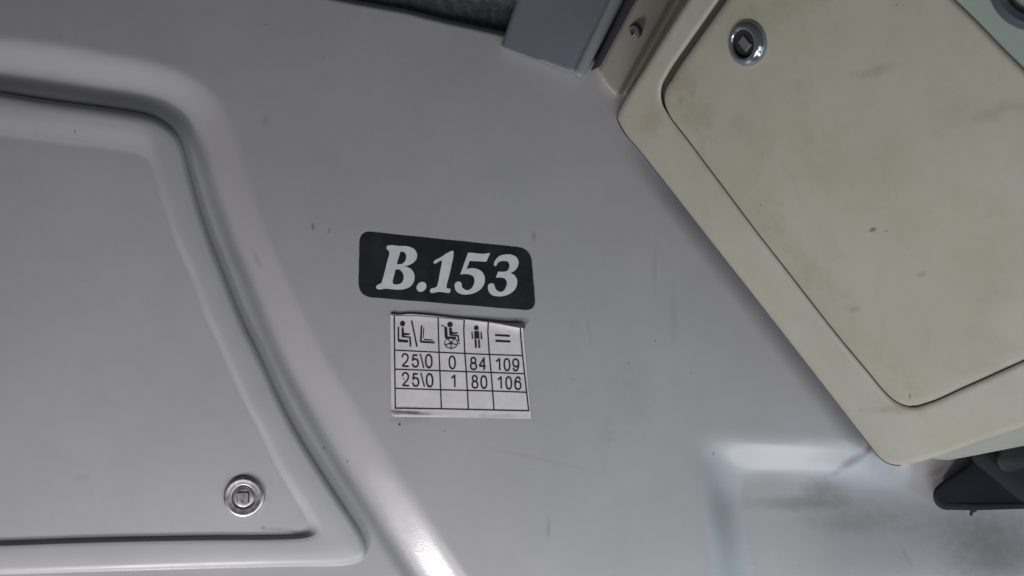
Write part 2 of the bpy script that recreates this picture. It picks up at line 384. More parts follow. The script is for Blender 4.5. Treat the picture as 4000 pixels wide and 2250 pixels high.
xs = np.linspace(1050, 2500, 60); V = [P(x, y, -0.0085 - 0.002*math.sin(x*.004)) for y in (-700, -200, 60, 190) for x in xs]
F = [(r*60 + c, r*60 + c + 1, (r+1)*60 + c + 1, (r+1)*60 + c) for r in range(3) for c in range(59)]
lin = mesh('wall_lining', V, F, M_fabric); face_camera(lin); lin['kind'] = 'structure'
lin['label'] = 'dark green grey fabric lining seen above the panel edge'

# ------------------------------------------------------------------ access hatch on the left, with its square key lock
hatch = empty('access_hatch', P(400, 1300, -0.008), 'grey access hatch with raised rim and square key lock, in the stepped recess', 'hatch')
SO_top = [(-260, 402), (-150, 415), (0, 433), (190, 452), (380, 474), (520, 494), (565, 505), (592, 530)]
SO_right = [(592, 530), (606, 575), (625, 640), (648, 740), (672, 820), (695, 900), (737, 1000), (783, 1100), (820, 1211), (872, 1330), (928, 1457), (990, 1592), (1046, 1695),
            (1102, 1814), (1168, 1925), (1225, 2020), (1248, 2066), (1246, 2092)]
SO_bot = [(1246, 2092), (1215, 2103), (1150, 2107), (794, 2112), (397, 2120), (0, 2134), (-260, 2142)]
FO_top = [(-260, 497), (-150, 510), (0, 528), (190, 550), (380, 572), (500, 588), (555, 598), (578, 612)]
FO_right = [(578, 612), (592, 640), (606, 680), (622, 740), (645, 810), (668, 892), (712, 1000), (757, 1100), (794, 1211), (849, 1330), (905, 1457), (968, 1592), (1024, 1695),
            (1079, 1814), (1143, 1925), (1195, 2010), (1216, 2056), (1210, 2078)]
FO_bot = [(1210, 2078), (1185, 2086), (1150, 2088), (794, 2092), (397, 2100), (0, 2112), (-260, 2120)]
def three(a, b, c):
    out = []
    for k, (s_, n) in enumerate(((a, 90), (b, 260), (c, 90))):
        r = resample(smooth(s_, False, 6), n); out.append(r if k == 2 else r[:-1])
    q = np.concatenate(out)
    for _ in range(60):
        p = q.copy(); p[1:-1] = .5*q[1:-1] + .25*(q[2:] + q[:-2]); w = np.ones((len(q), 1)); w[330:] = 0.15; w[:110] = .4; q = q*(1 - w) + p*w
    return q
EE, SS, FF = three(E_top, E_right, E_bot), three(SO_top, SO_right, SO_bot), three(FO_top, FO_right, FO_bot)
def lerp(a, b, t): return a*(1 - t) + b*t
H0 = -0.0028
loops = [(EE, -0.014), (EE, H0 - 0.0050), (inset(EE, 3), H0 - 0.0030), (inset(EE, 8), H0 - 0.0014), (inset(EE, 16), H0 - 0.0004), (inset(EE, 28), H0),
         (lerp(EE, SS, .6), H0 + 0.0003), (lerp(EE, SS, .85), H0 + 0.0002), (SS, H0)]
for t in (.08, .18, .3, .45, .6, .75, .88, .96): loops.append((lerp(SS, FF, t), H0 - 0.0031 * (0.55*sstep(t) + .45*t)))
loops += [(FF, H0 - 0.0032), (lerp(FF, np.array([[350., 1400.]]), .02), H0 - 0.0031), (lerp(FF, np.array([[350., 1400.]]), .06), H0 - 0.0030)]
V, F = [], []; N = len(EE)
for q, hh in loops: V += [P(x, y, hh) for x, y in q]
for r in range(len(loops) - 1):
    for k in range(N - 1): F.append((r*N + k, r*N + k + 1, (r+1)*N + k + 1, (r+1)*N + k))
for t_ in tessellate_polygon([[Vector((x, y, 0)) for x, y in loops[-1][0]]]): F.append(tuple((len(loops) - 1)*N + k for k in t_))
cover = mesh('cover', V, F, M_hatch, hatch, angle=60)

Vs, Fs = [], []
for ins, hh in ((-5, -.0115), (-5, -.0083), (-3, -.0078), (3, -.0078)):
    Vs += [P(x, y, hh) for x, y in inset(EE, ins)]
for j in range(3):
    for k in range(N - 1): Fs.append((j*N + k, j*N + k + 1, (j+1)*N + k + 1, (j+1)*N + k))
face_camera(mesh('seal', Vs, Fs, M_hshade, hatch, angle=60))  # thin strip coloured as the shade in the hatch gap, no real seal

def lathe(prof, n=72, cap=True):
    V, F = [], []
    for r, z in prof: V += [(r*math.cos(2*math.pi*k/n), r*math.sin(2*math.pi*k/n), z) for k in range(n)]
    for j in range(len(prof) - 1):
        for k in range(n): F.append((j*n + k, j*n + (k+1) % n, (j+1)*n + (k+1) % n, (j+1)*n + k))
    if cap: F.append(tuple((len(prof) - 1)*n + k for k in range(n)))
    return V, F
def prism(pts, z0, z1, bev):
    n = len(pts); c = np.mean(pts, 0); V, F = [], []
    for s_, z in ((1, z0), (1, z1 - bev), (1 - bev / np.linalg.norm(np.array(pts[0]) - c), z1)):
        V += [(c[0] + (x - c[0])*s_, c[1] + (y - c[1])*s_, z) for x, y in pts]
    for j in range(2):
        for k in range(n): F.append((j*n + k, j*n + (k+1) % n, (j+1)*n + (k+1) % n, (j+1)*n + k))
    F.append(tuple(2*n + k for k in range(n))); return V, F
def frame_at(px, py, h, normal, up=(0, 0, 1)):
    z = Vector(normal).normalized(); x = Vector(up).cross(z).normalized(); y = z.cross(x)
    m = Matrix((x, y, z)).transposed().to_4x4(); m.translation = Vector(P(px, py, h)); return m
def placed(name, VF, M, mat, parent, angle=40):
    return mesh(name, [M @ Vector(v) for v in VF[0]], VF[1], mat, parent, angle)
def rsq(w, hgt, r, n=5, cx=0, cy=0, rot=0):
    out = []
    for k, (sx, sy) in enumerate(((1, 1), (-1, 1), (-1, -1), (1, -1))):
        for j in range(n):
            a = math.radians(90*k + 90*j/(n - 1)); x, y = sx*(w/2 - r) + r*math.cos(a), sy*(hgt/2 - r) + r*math.sin(a)
            out.append((cx + x*math.cos(rot) - y*math.sin(rot), cy + x*math.sin(rot) + y*math.cos(rot)))
    return out

M1 = frame_at(953, 1940, H0 - 0.0023, (0, -1, 0)); R = 80*S*1.003
lock = placed('lock', lathe([(R*r, R*z) for r, z in ((1.0, -.12), (1.0, .02), (.985, .055), (.95, .08), (.90, .095), (.86, .098), (.80, .085), (.70, .072), (.64, .072), (.605, .07), (.59, .05), (.585, -.08), (.52, -.09))], cap=False), M1, M_steel, hatch, 50)
lock['label'] = 'satin steel ring lock with a square key post and a red dot'
Mc = M1 @ Matrix.Translation((-.02*R, -.01*R, 0))
placed('lock_well', lathe([(R*.60, -R*.055), (R*.2, -R*.056)]), M1, M_pit, lock)
core = placed('lock_core', lathe([(R*r, R*z) for r, z in ((.505, -.12), (.505, .02), (.49, .045), (.46, .055), (.3, .05))]), Mc, M_steel, lock, 50)
placed('key_gap_shade', prism(rsq(.60*R, .58*R, .07*R, cx=0, cy=-.01*R), .03*R, .056*R, .003*R), Mc, M_pit, lock)  # dark plate under the square, standing in for shade in its gap
placed('key_square', prism(rsq(.52*R, .50*R, .05*R, cx=-.01*R, cy=-.02*R), .03*R, .10*R, .02*R), Mc, M_steel, lock)
placed('red_dot', lathe([(R*.062, .09*R), (R*.062, .108*R), (R*.05, .112*R)], 20), Mc @ Matrix.Translation((-.03*R, -.215*R, 0)), M_red, lock)

# ------------------------------------------------------------------ beige equipment box at upper right
BA, BB = 1.55, 0.86; NB = math.sqrt(1 + BA*BA + BB*BB)
def uv(px, py): return (px - 2000)*S/D, (1125 - py)*S/D
u_, v_ = uv(2416, 458); BC = 0.012*(1 + BA*u_ + BB*v_) - (BA*u_ + BB*v_)*D
def hbox(px, py, off=0.0):
    u, v = uv(px, py); g = BA*u + BB*v
    return (g*D + BC + off*NB) / (1 + g)
n_box = Vector((-BA, -1, -BB)).normalized()

box = empty('equipment_box', P(3200, 900, hbox(3200, 900) - 0.03), 'aged beige plastic box with a large door and polished chrome lock', 'box')
face = [(2900, -330, 1), (2683, 0), (2570, 180), (2480, 325), (2432, 405), (2416, 440), (2413, 462), (2422, 484), (2510, 600), (2600, 714), (2745, 900), (2972, 1189), (3196, 1477), (3395, 1733),
        (3432, 1780), (3465, 1806), (3505, 1816), (3560, 1811), (3640, 1790), (3720, 1763), (3850, 1717), (4000, 1668), (4500, 1500, 1), (4500, -330, 1)]
door_o = [(2975, -240, 1), (2810, 0), (2700, 155), (2612, 285), (2589, 330), (2583, 368), (2590, 408), (2610, 445), (2681, 540), (2786, 680), (2942, 888), (3103, 1095), (3271, 1310), (3392, 1455),
          (3450, 1525), (3490, 1563), (3530, 1583), (3573, 1589), (3625, 1576), (3764, 1516), (4000, 1410), (4500, 1190, 1), (4500, 770, 1), (4000, 267), (3914, 182), (3810, 75), (3732, 0), (3600, -130), (3480, -240, 1)]
fs = smooth(face, True, 8)
Vf, Ff = [], []
def bloop(q, off): i = len(Vf); Vf.extend(P(x, y, hbox(x, y, off)) for x, y in q); return i
Nf = len(fs); prev = None
# back edge of the side walls: tucked behind the face on the left, showing below it on the right
back = inset(fs, 26).copy()
for k, (x, y) in enumerate(fs):
    if y > 1300 and x > 3520:
        w = float(sstep((x - 3520) / 200)); by = np.interp(x, [3520, 3600, 3700, 3795, 4000, 4500], [1812, 1808, 1798, 1781, 1741, 1640])
        back[k] = back[k]*(1 - w) + np.array([x, by])*w
i0 = len(Vf); Vf += [P(x, y, min(0.055, hbox(x, y, -0.01)) if (y > 1300 and x > 3520) else -0.012) for x, y in back]
prev = i0
for ins, off in ((1, -.0075), (0, -.0045), (2, -.0022), (7, -.0008), (14, -.0001), (24, .0001), (34, 0), (40, 0)):
    i = bloop(inset(fs, ins), off)
    for k in range(Nf): Ff.append((prev + k, prev + (k+1) % Nf, i + (k+1) % Nf, i + k))
    prev = i
idx = list(range(prev, prev + Nf)); rings = [[Vector((x, y, 0)) for x, y in inset(fs, 40)]]
ho = smooth(door_o, True, 8); p2 = None
for ins, off in ((-26, 0), (-18, 0), (-8, -.0004), (-2, -.0010), (0, -.0018), (0, -.014), (60, -.014)):
    q = inset(ho, ins); i = bloop(q, off)
    if p2 is None: idx += list(range(i, i + len(ho))); rings.append([Vector((x, y, 0)) for x, y in q])
    else:
        for k in range(len(ho)): Ff.append((p2 + k, p2 + (k+1) % len(ho), i + (k+1) % len(ho), i + k))
    p2 = i
for t in tessellate_polygon(rings): Ff.append(tuple(idx[k] for k in t))
mesh('frame', Vf, Ff, M_beige, box, angle=60)
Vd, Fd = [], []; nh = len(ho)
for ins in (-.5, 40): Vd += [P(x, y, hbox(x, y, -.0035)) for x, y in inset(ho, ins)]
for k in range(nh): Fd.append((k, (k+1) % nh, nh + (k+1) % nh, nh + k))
face_camera(mesh('door_gap_shade', Vd, Fd, M_dshade, box))  # dark strip laid in the door gap in place of its shade
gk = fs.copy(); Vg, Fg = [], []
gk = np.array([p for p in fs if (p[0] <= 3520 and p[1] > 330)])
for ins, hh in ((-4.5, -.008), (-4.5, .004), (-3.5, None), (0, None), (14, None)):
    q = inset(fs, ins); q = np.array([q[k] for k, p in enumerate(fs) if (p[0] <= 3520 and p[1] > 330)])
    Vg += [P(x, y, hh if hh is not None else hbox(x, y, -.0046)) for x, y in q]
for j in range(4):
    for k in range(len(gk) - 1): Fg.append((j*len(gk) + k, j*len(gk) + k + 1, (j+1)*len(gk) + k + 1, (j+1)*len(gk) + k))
mesh('box_edge_shade', Vg, Fg, M_seal_shade, box, angle=60)  # dark strip added along the box edge as its contact shade
# door: gap wide at the upper left edge and at the bottom, a hairline along the lower left
ds = smooth(door_o, True, 8); gap = np.full(len(ds), 2.2)
for k, (x, y) in enumerate(ds):
    if x < 3000 and y < 300: gap[k] = 24
    elif x < 3000 and y < 450: gap[k] = 24 - 21.4*(y - 300)/150
    elif y < 800 and x > 3300: gap[k] = 0.4
    elif x > 3560 and y > 1000: gap[k] = 5
s_ = 1 if area2(ds) > 0 else -1
dsg = ds.copy(); tt = np.roll(ds, -1, 0) - np.roll(ds, 1, 0); tt /= np.linalg.norm(tt, axis=1)[:, None]
dsg = ds + s_*gap[:, None]*np.stack([-tt[:, 1], tt[:, 0]], 1)
door = moulding('door', dsg, hbox, [(0, -.010), (0, -.0018), (2, -.0009), (7, -.0002), (15, .0003), (26, .0005), (44, .0005)], M_beige_door, box, is_smooth=True, angle=60)

kq = (D - hbox(2918, 170)) / D; R2 = 88*S*kq
n_lock = Vector((-1.30, -1, -0.42)).normalized()
M2 = frame_at(2916, 168, hbox(2916, 168, .0012), (-1.85, -1, -.72))
lk = placed('lock', lathe([(R2*r, R2*z) for r, z in ((1.0, -.45), (1.0, .02), (.985, .07), (.95, .13), (.88, .20), (.80, .245), (.72, .265), (.66, .262), (.62, .24), (.60, .20), (.60, .16))], cap=False), M2, M_chrome, box, 70)
lk['label'] = 'polished chrome ring lock with a dark keyhole'
placed('lock_core', lathe([(R2*.605, .17*R2), (R2*.60, .06*R2), (R2*.3, .055*R2)]), M2, M_pit, lk)
placed('key_square', prism(rsq(.62*R2, .46*R2, .05*R2, rot=math.radians(120)), -.05*R2, .16*R2, .05*R2), M2, M_screw, lk)

# ------------------------------------------------------------------ green-grey end panel with a round vent, top right
def hside(px, py, off=0.0): return hbox(px, py, off + 0.0012)
side = empty('corner_panel', P(4000, 50, hside(4000, 50)), 'green grey corner panel beside the beige door, carrying a round vent', 'panel')
pts = [(3580, -150, 1), (3738, 2), (3816, 77), (3920, 184), (4006, 269), (4500, 765, 1), (4500, -330, 1), (3700, -330, 1)]
moulding('face', pts, hside, [(0, -.02), (0, -.0007), (3, -.0005), (30, 0), (50, 0)], M_teal, side, n=3)
vent = empty('air_vent', P(4040, -60, hside(4040, -60)), 'dark blue round vent ring cut off by the top right corner', 'vent')
Vv, Fv = [], []; nn_ = 96
for r, off in ((182, 0.0), (180, .004), (170, .0055), (150, .006), (122, .005), (112, .003), (108, 0.0)):
    Vv += [P(4040 + r*math.cos(a), -60 + r*math.sin(a), hside(4040 + r*math.cos(a), -60 + r*math.sin(a), off + .005)) for a in np.linspace(0, 2*math.pi, nn_, endpoint=False)]
for j in range(6):
    for k in range(nn_): Fv.append((j*nn_ + k, j*nn_ + (k+1) % nn_, (j+1)*nn_ + (k+1) % nn_, (j+1)*nn_ + k))
mesh('ring', Vv, Fv, M_vent, vent)
cv = [(4040 + 106*math.cos(a), -60 + 106*math.sin(a)) for a in np.linspace(0, 2*math.pi, 48, endpoint=False)]
moulding('disc', cv, lambda x, y, o: hside(x, y, o + .004), [(0, 0), (2, .002), (8, .003)], M_teal, vent, n=2)

# ------------------------------------------------------------------ ruled strips running up and out of the frame
def ruled(name, bottom, top, heights, mat, parent, rows=30, wob=None, thick=0.012, sub=6):
    """columns follow the moulding from its cut lower end (bottom) to the top; heights across it"""
    b = np.array(bottom, float); t = np.array(top, float); hh = np.array(heights, float)
    m = len(b); xs = np.linspace(0, m - 1, (m - 1)*sub + 1)
    f = lambda a: np.interp(xs, range(m), a)
    bx, by, tx, ty, H = f(b[:, 0]), f(b[:, 1]), f(t[:, 0]), f(t[:, 1]), f(hh)
    k = np.ones(5)/5; Hs = np.convolve(np.pad(H, 2, 'edge'), k, 'valid')
    V, F = [], []; C = len(xs)
    V += [P(bx[i], by[i], Hs[i] - thick) for i in range(C)]
    V += [P(bx[i], by[i] , Hs[i] - .0004) for i in range(C)]
    for r in range(rows + 1):
        s_ = r/rows; s2 = 0.006 + s_*.994 if r else 0.006
        V += [P(bx[i]*(1 - s2) + tx[i]*s2, by[i]*(1 - s2) + ty[i]*s2, Hs[i]) for i in range(C)]
    R_ = rows + 3
    for r in range(R_ - 1):
        for c in range(C - 1): F.append((r*C + c, r*C + c + 1, (r+1)*C + c + 1, (r+1)*C + c))
    # side walls
    for c, dr in ((0, -1), (C - 1, 1)):
        base = len(V); V += [P(bx[c]*(1 - s_) + tx[c]*s_, by[c]*(1 - s_) + ty[c]*s_, -0.03) for s_ in np.linspace(0, 1, rows + 1)]
        for r in range(rows): F.append((base + r, base + r + 1, (r + 3)*C + c, (r + 2)*C + c))
    return mesh(name, V, F, mat, parent, angle=60)

pc = empty('pillar_cover', P(2150, 100, 0.01), 'blue grey pillar cover with a lit rounded edge and a cut lower end', 'trim cover')
cov_b = [(1958, 178), (1964, 186), (1985, 192), (2104, 236), (2170, 261), (2219, 279), (2242, 278)]
cov_t = [(2050, -90), (2056, -90), (2075, -90), (2205, -90), (2290, -90), (2350, -90), (2420, -90)]
ruled('cover_face', cov_b, cov_t, [.010, .0125, .0130, .0133, .0136, .0138, .0125], M_blue, pc)
ruled('edge_strip', [(2241, 277), (2246, 282), (2256, 294), (2267, 302), (2280, 299), (2288, 290), (2297, 270)],
      [(2420, -90), (2427, -90), (2438, -90), (2452, -90), (2466, -90), (2474, -90), (2482, -90)], [.0125, .0145, .0150, .0142, .0120, .0092, .0050], M_edge, pc)
seal = ruled('rubber_seal', [(2297, 276), (2303, 277), (2312, 276), (2322, 272), (2332, 265), (2342, 262)],
      [(2468, -90), (2476, -90), (2490, -90), (2506, -90), (2520, -90), (2534, -90)], [-.004, -.002, .0025, .0040, .0045, .0035], M_seal_shade, None, thick=.006)
seal['label'] = 'narrow dark seal strip in the gap between the blue grey cover and the beige strip'; seal['category'] = 'seal'

ts = empty('trim_strip', P(2472, 128, 0.008), 'beige trim strip held by one screw, between the dark seal and the beige box', 'trim strip')
ruled('strip', [(2337, 272), (2343, 286), (2352, 309), (2366, 329), (2381, 348), (2396, 365), (2408, 372), (2424, 371), (2436, 368), (2444, 369), (2450, 368), (2458, 362), (2466, 352)],
      [(2532, -90), (2540, -90), (2552, -90), (2576, -90), (2604, -90), (2636, -90), (2662, -90), (2682, -90), (2698, -90), (2710, -90), (2722, -90), (2736, -90), (2750, -90)],
      [.0045, .0068, .0076, .0078, .0080, .0082, .0076, .0030, .0008, .0022, .0074, .0092, .0098], M_flange, ts)
M3 = frame_at(2472, 128, 0.0080, (-.85, -1, -.30)); R3 = 29*S
sc_ = placed('screw', lathe([(R3*r, R3*z) for r, z in ((1, -.6), (1, .03), (.93, .12), (.80, .16), (.66, .16), (.60, .13), (.50, .20), (.30, .22), (.28, .12), (.05, .12))]), M3, M_screw, ts, 50)
placed('screw_recess', lathe([(R3*.27, .13*R3), (R3*.1, .135*R3)], 6), M3, M_pit, sc_)

# ------------------------------------------------------------------ black bracket under the box, lower right
bk = empty('mounting_bracket', P(3850, 1880, 0.01), 'black plastic bracket poking out below the beige box, over the soiled recess', 'bracket')
def hbk(px, py, off=0.0): return 0.012 + off - 0.00003*max(0, 3760 - px)*0.3
bo = [(3640, 1948), (3642, 1915), (3669, 1886), (3710, 1857), (3754, 1830), (3785, 1804), (3795, 1782), (3800, 1740), (3850, 1690, 1), (4500, 1600, 1), (4500, 1988, 1), (4000, 1988), (3715, 1992), (3680, 1990), (3655, 1976)]
bo = [(p[0] + 6, *p[1:]) for p in bo]
moulding('arm', bo, hbk, [(0, -.016), (0, -.003), (2, -.0012), (7, -.0003), (14, 0), (24, 0)], M_black, bk, n=6)
rib = [(3795, 1770), (3830, 1700), (4500, 1600), (4500, 2000), (4080, 1976), (4010, 1968), (3950, 1930), (3880, 1870), (3830, 1830), (3800, 1800)]
mt = Mat('grey_black_plastic'); mt.base((0.020, 0.019, 0.025)).set(Roughness=0.6, Specular_IOR_Level=0.2)
moulding('raised_plate', rib, hbk, [(0, -.001), (4, .0006), (40, .0020), (60, .0021)], mt.m, bk, n=6)
kn = [(3893, 1795), (3897, 1815), (3908, 1832), (3925, 1842), (3948, 1843), (3985, 1831), (4060, 1815), (4060, 1700), (3925, 1720), (3903, 1762)]
moulding('knob', kn, hbk, [(0, 0), (0, .007), (3, .0085), (12, .0095)], M_pit, bk, n=6)
moulding('tab', [(3786, 1980), (3818, 1985), (3814, 1998), (3803, 2003), (3795, 2017), (3788, 2012), (3789, 1998)], hbk, [(0, -.012), (0, -.006), (3, -.005)], M_vinyl, bk, n=4)

# ------------------------------------------------------------------ fleet number sticker
Z1 = lambda x, y: (1380 + x*740/2576, 880 + y*740/2576)
def tr(pts): return [(*Z1(p[0], p[1]), *p[2:]) for p in pts]
hs0 = lambda x, y, off=0.0: off
ns = empty('number_sticker', P(1745, 1058, 0), 'black rounded sticker reading B.153 in pale bold italic letters', 'sticker')
def rounded(corners, radii, n=7):
    out = []; c = [np.array(p, float) for p in corners]; m = len(c)
    for k in range(m):
        a = (c[k-1] - c[k]); b = (c[(k+1) % m] - c[k]); a /= np.linalg.norm(a); b /= np.linalg.norm(b); r = radii[k]
        p0, p2 = c[k] + a*r, c[k] + b*r
        for t in np.linspace(0, 1, n):
            q = (1-t)**2*p0 + 2*t*(1-t)*(c[k]*.92 + (p0 + p2)*.04) + t*t*p2; out.append(tuple(q))
        e = c[(k+1) % m] - c[k]; L = np.linalg.norm(e); e /= L
        for t in np.linspace(r + 40, L - radii[(k+1) % m] - 40, 14):
            w = 1.5*math.sin(t*.031 + k) ; out.append(tuple(c[k] + e*t + np.array([-e[1], e[0]])*w))
    return out
bgp = rounded([(86, 78), (2412, 318), (2484, 1166), (68, 968)], [150, 175, 150, 185])
moulding('backing', tr(bgp), hs0, [(0, 0), (0, .00025), (.8, .0003), (4, .0003)], M_vinyl, ns, n=2)
glyph = {
 'letter': [[(480, 275), (620, 280), (760, 292), (830, 325), (866, 385), (862, 450), (820, 505), (760, 540), (690, 558, 1), (745, 572), (800, 610), (832, 680), (828, 750), (790, 820), (720, 860), (640, 875),
        (560, 872), (450, 862), (316, 856), (310, 845), (325, 815), (350, 800), (378, 788), (392, 755), (430, 620), (470, 460), (490, 375), (486, 352), (455, 322), (452, 298), (462, 280)],
       [(590, 527, 1), (615, 445), (640, 360, 1), (680, 360), (712, 390), (720, 435), (705, 485), (670, 520), (640, 528)],
       [(575, 600, 1), (620, 600), (660, 630), (685, 685), (680, 740), (655, 785), (610, 803), (570, 803), (540, 792), (536, 765), (550, 700)]],
 'full_stop': [[(927 + 66*math.cos(a) - 12*math.sin(a), 837 + 68*math.sin(a)) for a in np.linspace(0, 2*math.pi, 14, endpoint=False)]],
}
ink('letter', [tris_of([smooth(tr(r)) for r in glyph['letter']])], hs0, .00045, M_letter, ns)
ink('full_stop', [tris_of([smooth(tr(r)) for r in glyph['full_stop']])], hs0, .00045, M_letter, ns)
one = [(1340, 347), (1362, 353), (1363, 380), (1332, 560), (1295, 720), (1270, 825), (1270, 848), (1285, 858), (1318, 864), (1321, 885), (1308, 918), (1285, 918), (1170, 905), (1045, 907), (1042, 890), (1058, 862), (1108, 850), (1133, 835),
       (1150, 790), (1175, 660), (1202, 520), (1209, 480, 1), (1185, 484), (1120, 518), (1101, 520), (1091, 502), (1100, 487), (1180, 440), (1320, 355)]
five = [(1560, 373, 1), (1590, 373), (1780, 387), (1835, 380), (1862, 379, 1), (1808, 496, 1), (1583, 484, 1), (1540, 593, 1), (1600, 583), (1680, 592), (1750, 632), (1788, 705), (1782, 790), (1740, 860), (1660, 915), (1560, 940),
        (1460, 933), (1400, 895), (1380, 840), (1386, 787), (1410, 768), (1450, 768), (1470, 785), (1480, 840), (1510, 870), (1560, 882), (1600, 862), (1635, 810), (1648, 750), (1635, 700), (1590, 672), (1520, 663), (1455, 669, 1)]
three_ = [(1912, 534), (1935, 470), (1985, 420), (2060, 397), (2150, 400), (2215, 430), (2247, 490), (2237, 560), (2200, 612), (2140, 650, 1), (2190, 677), (2225, 735), (2228, 800), (2200, 870), (2130, 930), (2050, 960), (1950, 965),
          (1880, 945), (1840, 895), (1831, 845), (1838, 808), (1870, 790), (1905, 795), (1920, 820), (1935, 865), (1970, 895), (2010, 905), (2050, 885), (2080, 830), (2088, 770), (2060, 725), (2000, 710), (1938, 712, 1),
          (1970, 630, 1), (2030, 632), (2090, 620), (2118, 580), (2122, 530), (2100, 495), (2050, 485), (1995, 492), (1960, 520), (1942, 550), (1914, 552, 1)]
for g in (one, five, three_): ink('digit', [tris_of([smooth(tr(g))])], hs0, .00045, M_letter, ns)

# ------------------------------------------------------------------ passenger capacity sticker
Z2 = lambda x, y: (1500 + x*600/1932, 1200 + y*600/1932)
zs = 600/1932
T_b = [(80, 98), (300, 84), (600, 107), (1000, 152), (1400, 205), (1745, 262)]
B_b = [(92, 1352), (118, 1374), (700, 1384), (1150, 1394), (1700, 1402), (1855, 1400)]
tc, bc = resample(T_b, 41), resample(B_b, 41)
top_line = np.array([Z2(*p) for p in T_b])
def hpap(px, py, off=0.0):
    d = py - np.interp(px, top_line[:, 0], top_line[:, 1])
    g = float(np.clip((px - 1680)/330, 0.25, 1))
    lift = 0.0013*g*max(0.0, 1 - max(0, d)/34)**2
    low = 0.0008*max(0.0, 1 - abs(py - 1622)/14)*float(np.clip((1800 - px)/250, 0, 1))
    return 0.0003 + lift + low + off
cs = empty('capacity_sticker', P(1800, 1430, 0), 'white table sticker with seat, wheelchair and standing symbols above rows of passenger numbers', 'sticker')
Vp, Fp = [], []; rr = np.r_[np.linspace(0, .16, 14), np.linspace(.18, .94, 24), np.linspace(.95, 1, 6)]
for t in rr:
    for k in range(41):
        x, y = tc[k]*(1 - t) + bc[k]*t
        x += 6*math.sin(t*5 + .5)*(1 if k == 40 else 0)*.5
        px, py = Z2(x, y); Vp.append(P(px, py, hpap(px, py)))
for r in range(len(rr) - 1):
    for k in range(40): Fp.append((r*41 + k, r*41 + k + 1, (r+1)*41 + k + 1, (r+1)*41 + k))
face_camera(mesh('paper', Vp, Fp, M_paper, cs))
te = [(82, 82), (95, 76), (180, 86), (300, 78), (460, 84), (700, 106), (950, 136), (1300, 172), (1560, 203), (1768, 228), (1780, 240), (1774, 260), (1750, 264), (1600, 242), (1440, 212), (1300, 190), (1010, 154),
      (700, 121), (460, 97), (300, 88), (190, 99), (110, 103)]
te_o = [Z2(*p) for p in te]
moulding('curled_edge', te_o, hpap, [(0, -.0002), (0, .0003), (1, .0005)], M_grime, cs, n=4)
LW = 16
def seg(pts, w=LW, n=10): 
    p = resample(pts, max(2, n)); V, F = strip_of(p, w); return [Z2(*q) for q in V], F
grid = [seg([(128, 104), (133, 600), (142, 1278)], LW + 1), seg([(680, 132), (686, 400), (702, 800), (722, 1283)]), seg([(1008, 158), (1000, 215), (1016, 580), (1035, 820), (1062, 1292)]),
        seg([(1312, 188), (1302, 260), (1325, 600), (1348, 830), (1384, 1296)]), seg([(1716, 256), (1716, 330), (1742, 610), (1770, 860), (1820, 1306)]),
        seg([(136, 543), (690, 570), (1320, 598), (1744, 611)], 12), seg([(140, 783), (700, 802), (1345, 824), (1766, 840)], 12), seg([(146, 1024), (710, 1042), (1362, 1057), (1786, 1073)], 12),
        seg([(136, 1273), (720, 1281), (1380, 1296), (1826, 1306)], 13), seg([(128, 107), (420, 110), (680, 133), (1000, 160)], 6)]
ink('table_grid', grid, hpap, .00012, M_ink, cs)
# pictograms
def poly(*pts): v, f = tris_of([list(pts)]); return [Z2(*q) for q in v], f
def disc(cx, cy, r, ry=None): return poly(*[(cx + r*math.cos(a), cy + (ry or r)*math.sin(a)) for a in np.linspace(0, 2*math.pi, 24, endpoint=False)])
def ringz(cx, cy, r, ry, w):
    V, F = strip_of([(cx + r*math.cos(a), cy + ry*math.sin(a)) for a in np.linspace(0, 2*math.pi, 32, endpoint=False)], w, True); return [Z2(*q) for q in V], F
ink('seated_person_symbol', [disc(233, 207, 32, 35), poly((222, 256), (245, 256), (252, 328), (324, 332), (323, 351), (255, 353), (257, 364), (336, 373), (344, 495), (322, 495), (317, 386), (232, 381), (220, 372)),
     poly((171, 250), (190, 250), (190, 405), (303, 418), (303, 446), (182, 438), (172, 425))], hpap, .00016, M_ink, cs)
ink('slash_symbol', [poly((338, 170), (356, 168), (424, 498), (405, 501))], hpap, .00016, M_ink, cs)
ink('empty_seat_symbol', [poly((463, 232), (482, 230), (474, 425), (636, 435), (636, 458), (466, 448), (450, 436)), poly((495, 255), (506, 256), (497, 389), (486, 389)), poly((500, 402), (613, 411), (613, 422), (500, 415))], hpap, .00016, M_ink, cs)
spokes = [poly(*[(843 + a*math.cos(t) - b*math.sin(t), 455 + a*math.sin(t) + b*math.cos(t)) for a, b in ((12, -5), (80, -5), (80, 5), (12, 5))]) for t in [math.radians(90 + 72*k) for k in range(5)]]
ink('wheelchair_symbol', [disc(830, 219, 34), seg([(720, 233), (752, 236), (764, 256)], 9, 5), poly((758, 252), (794, 254), (800, 372), (906, 376), (902, 402), (778, 397), (764, 384)),
     poly((818, 262), (850, 262), (858, 318), (927, 322), (927, 336), (856, 339), (857, 346), (940, 354), (949, 437), (930, 437), (924, 369), (832, 360), (822, 352)),
     ringz(843, 455, 81, 64, 9), disc(843, 455, 17), poly((922, 457), (960, 458), (960, 465), (922, 464))] + spokes, hpap, .00016, M_ink, cs)
ink('standing_person_symbol', [disc(1161, 261, 30, 31), poly((1134, 303), (1196, 305), (1201, 396), (1136, 394)), poly((1098, 311), (1113, 312), (1122, 401), (1105, 400)), poly((1212, 314), (1228, 316), (1236, 406), (1218, 404)),
     poly((1138, 403), (1162, 404), (1167, 515), (1144, 514)), poly((1183, 406), (1203, 407), (1210, 516), (1187, 515))], hpap, .00016, M_ink, cs)
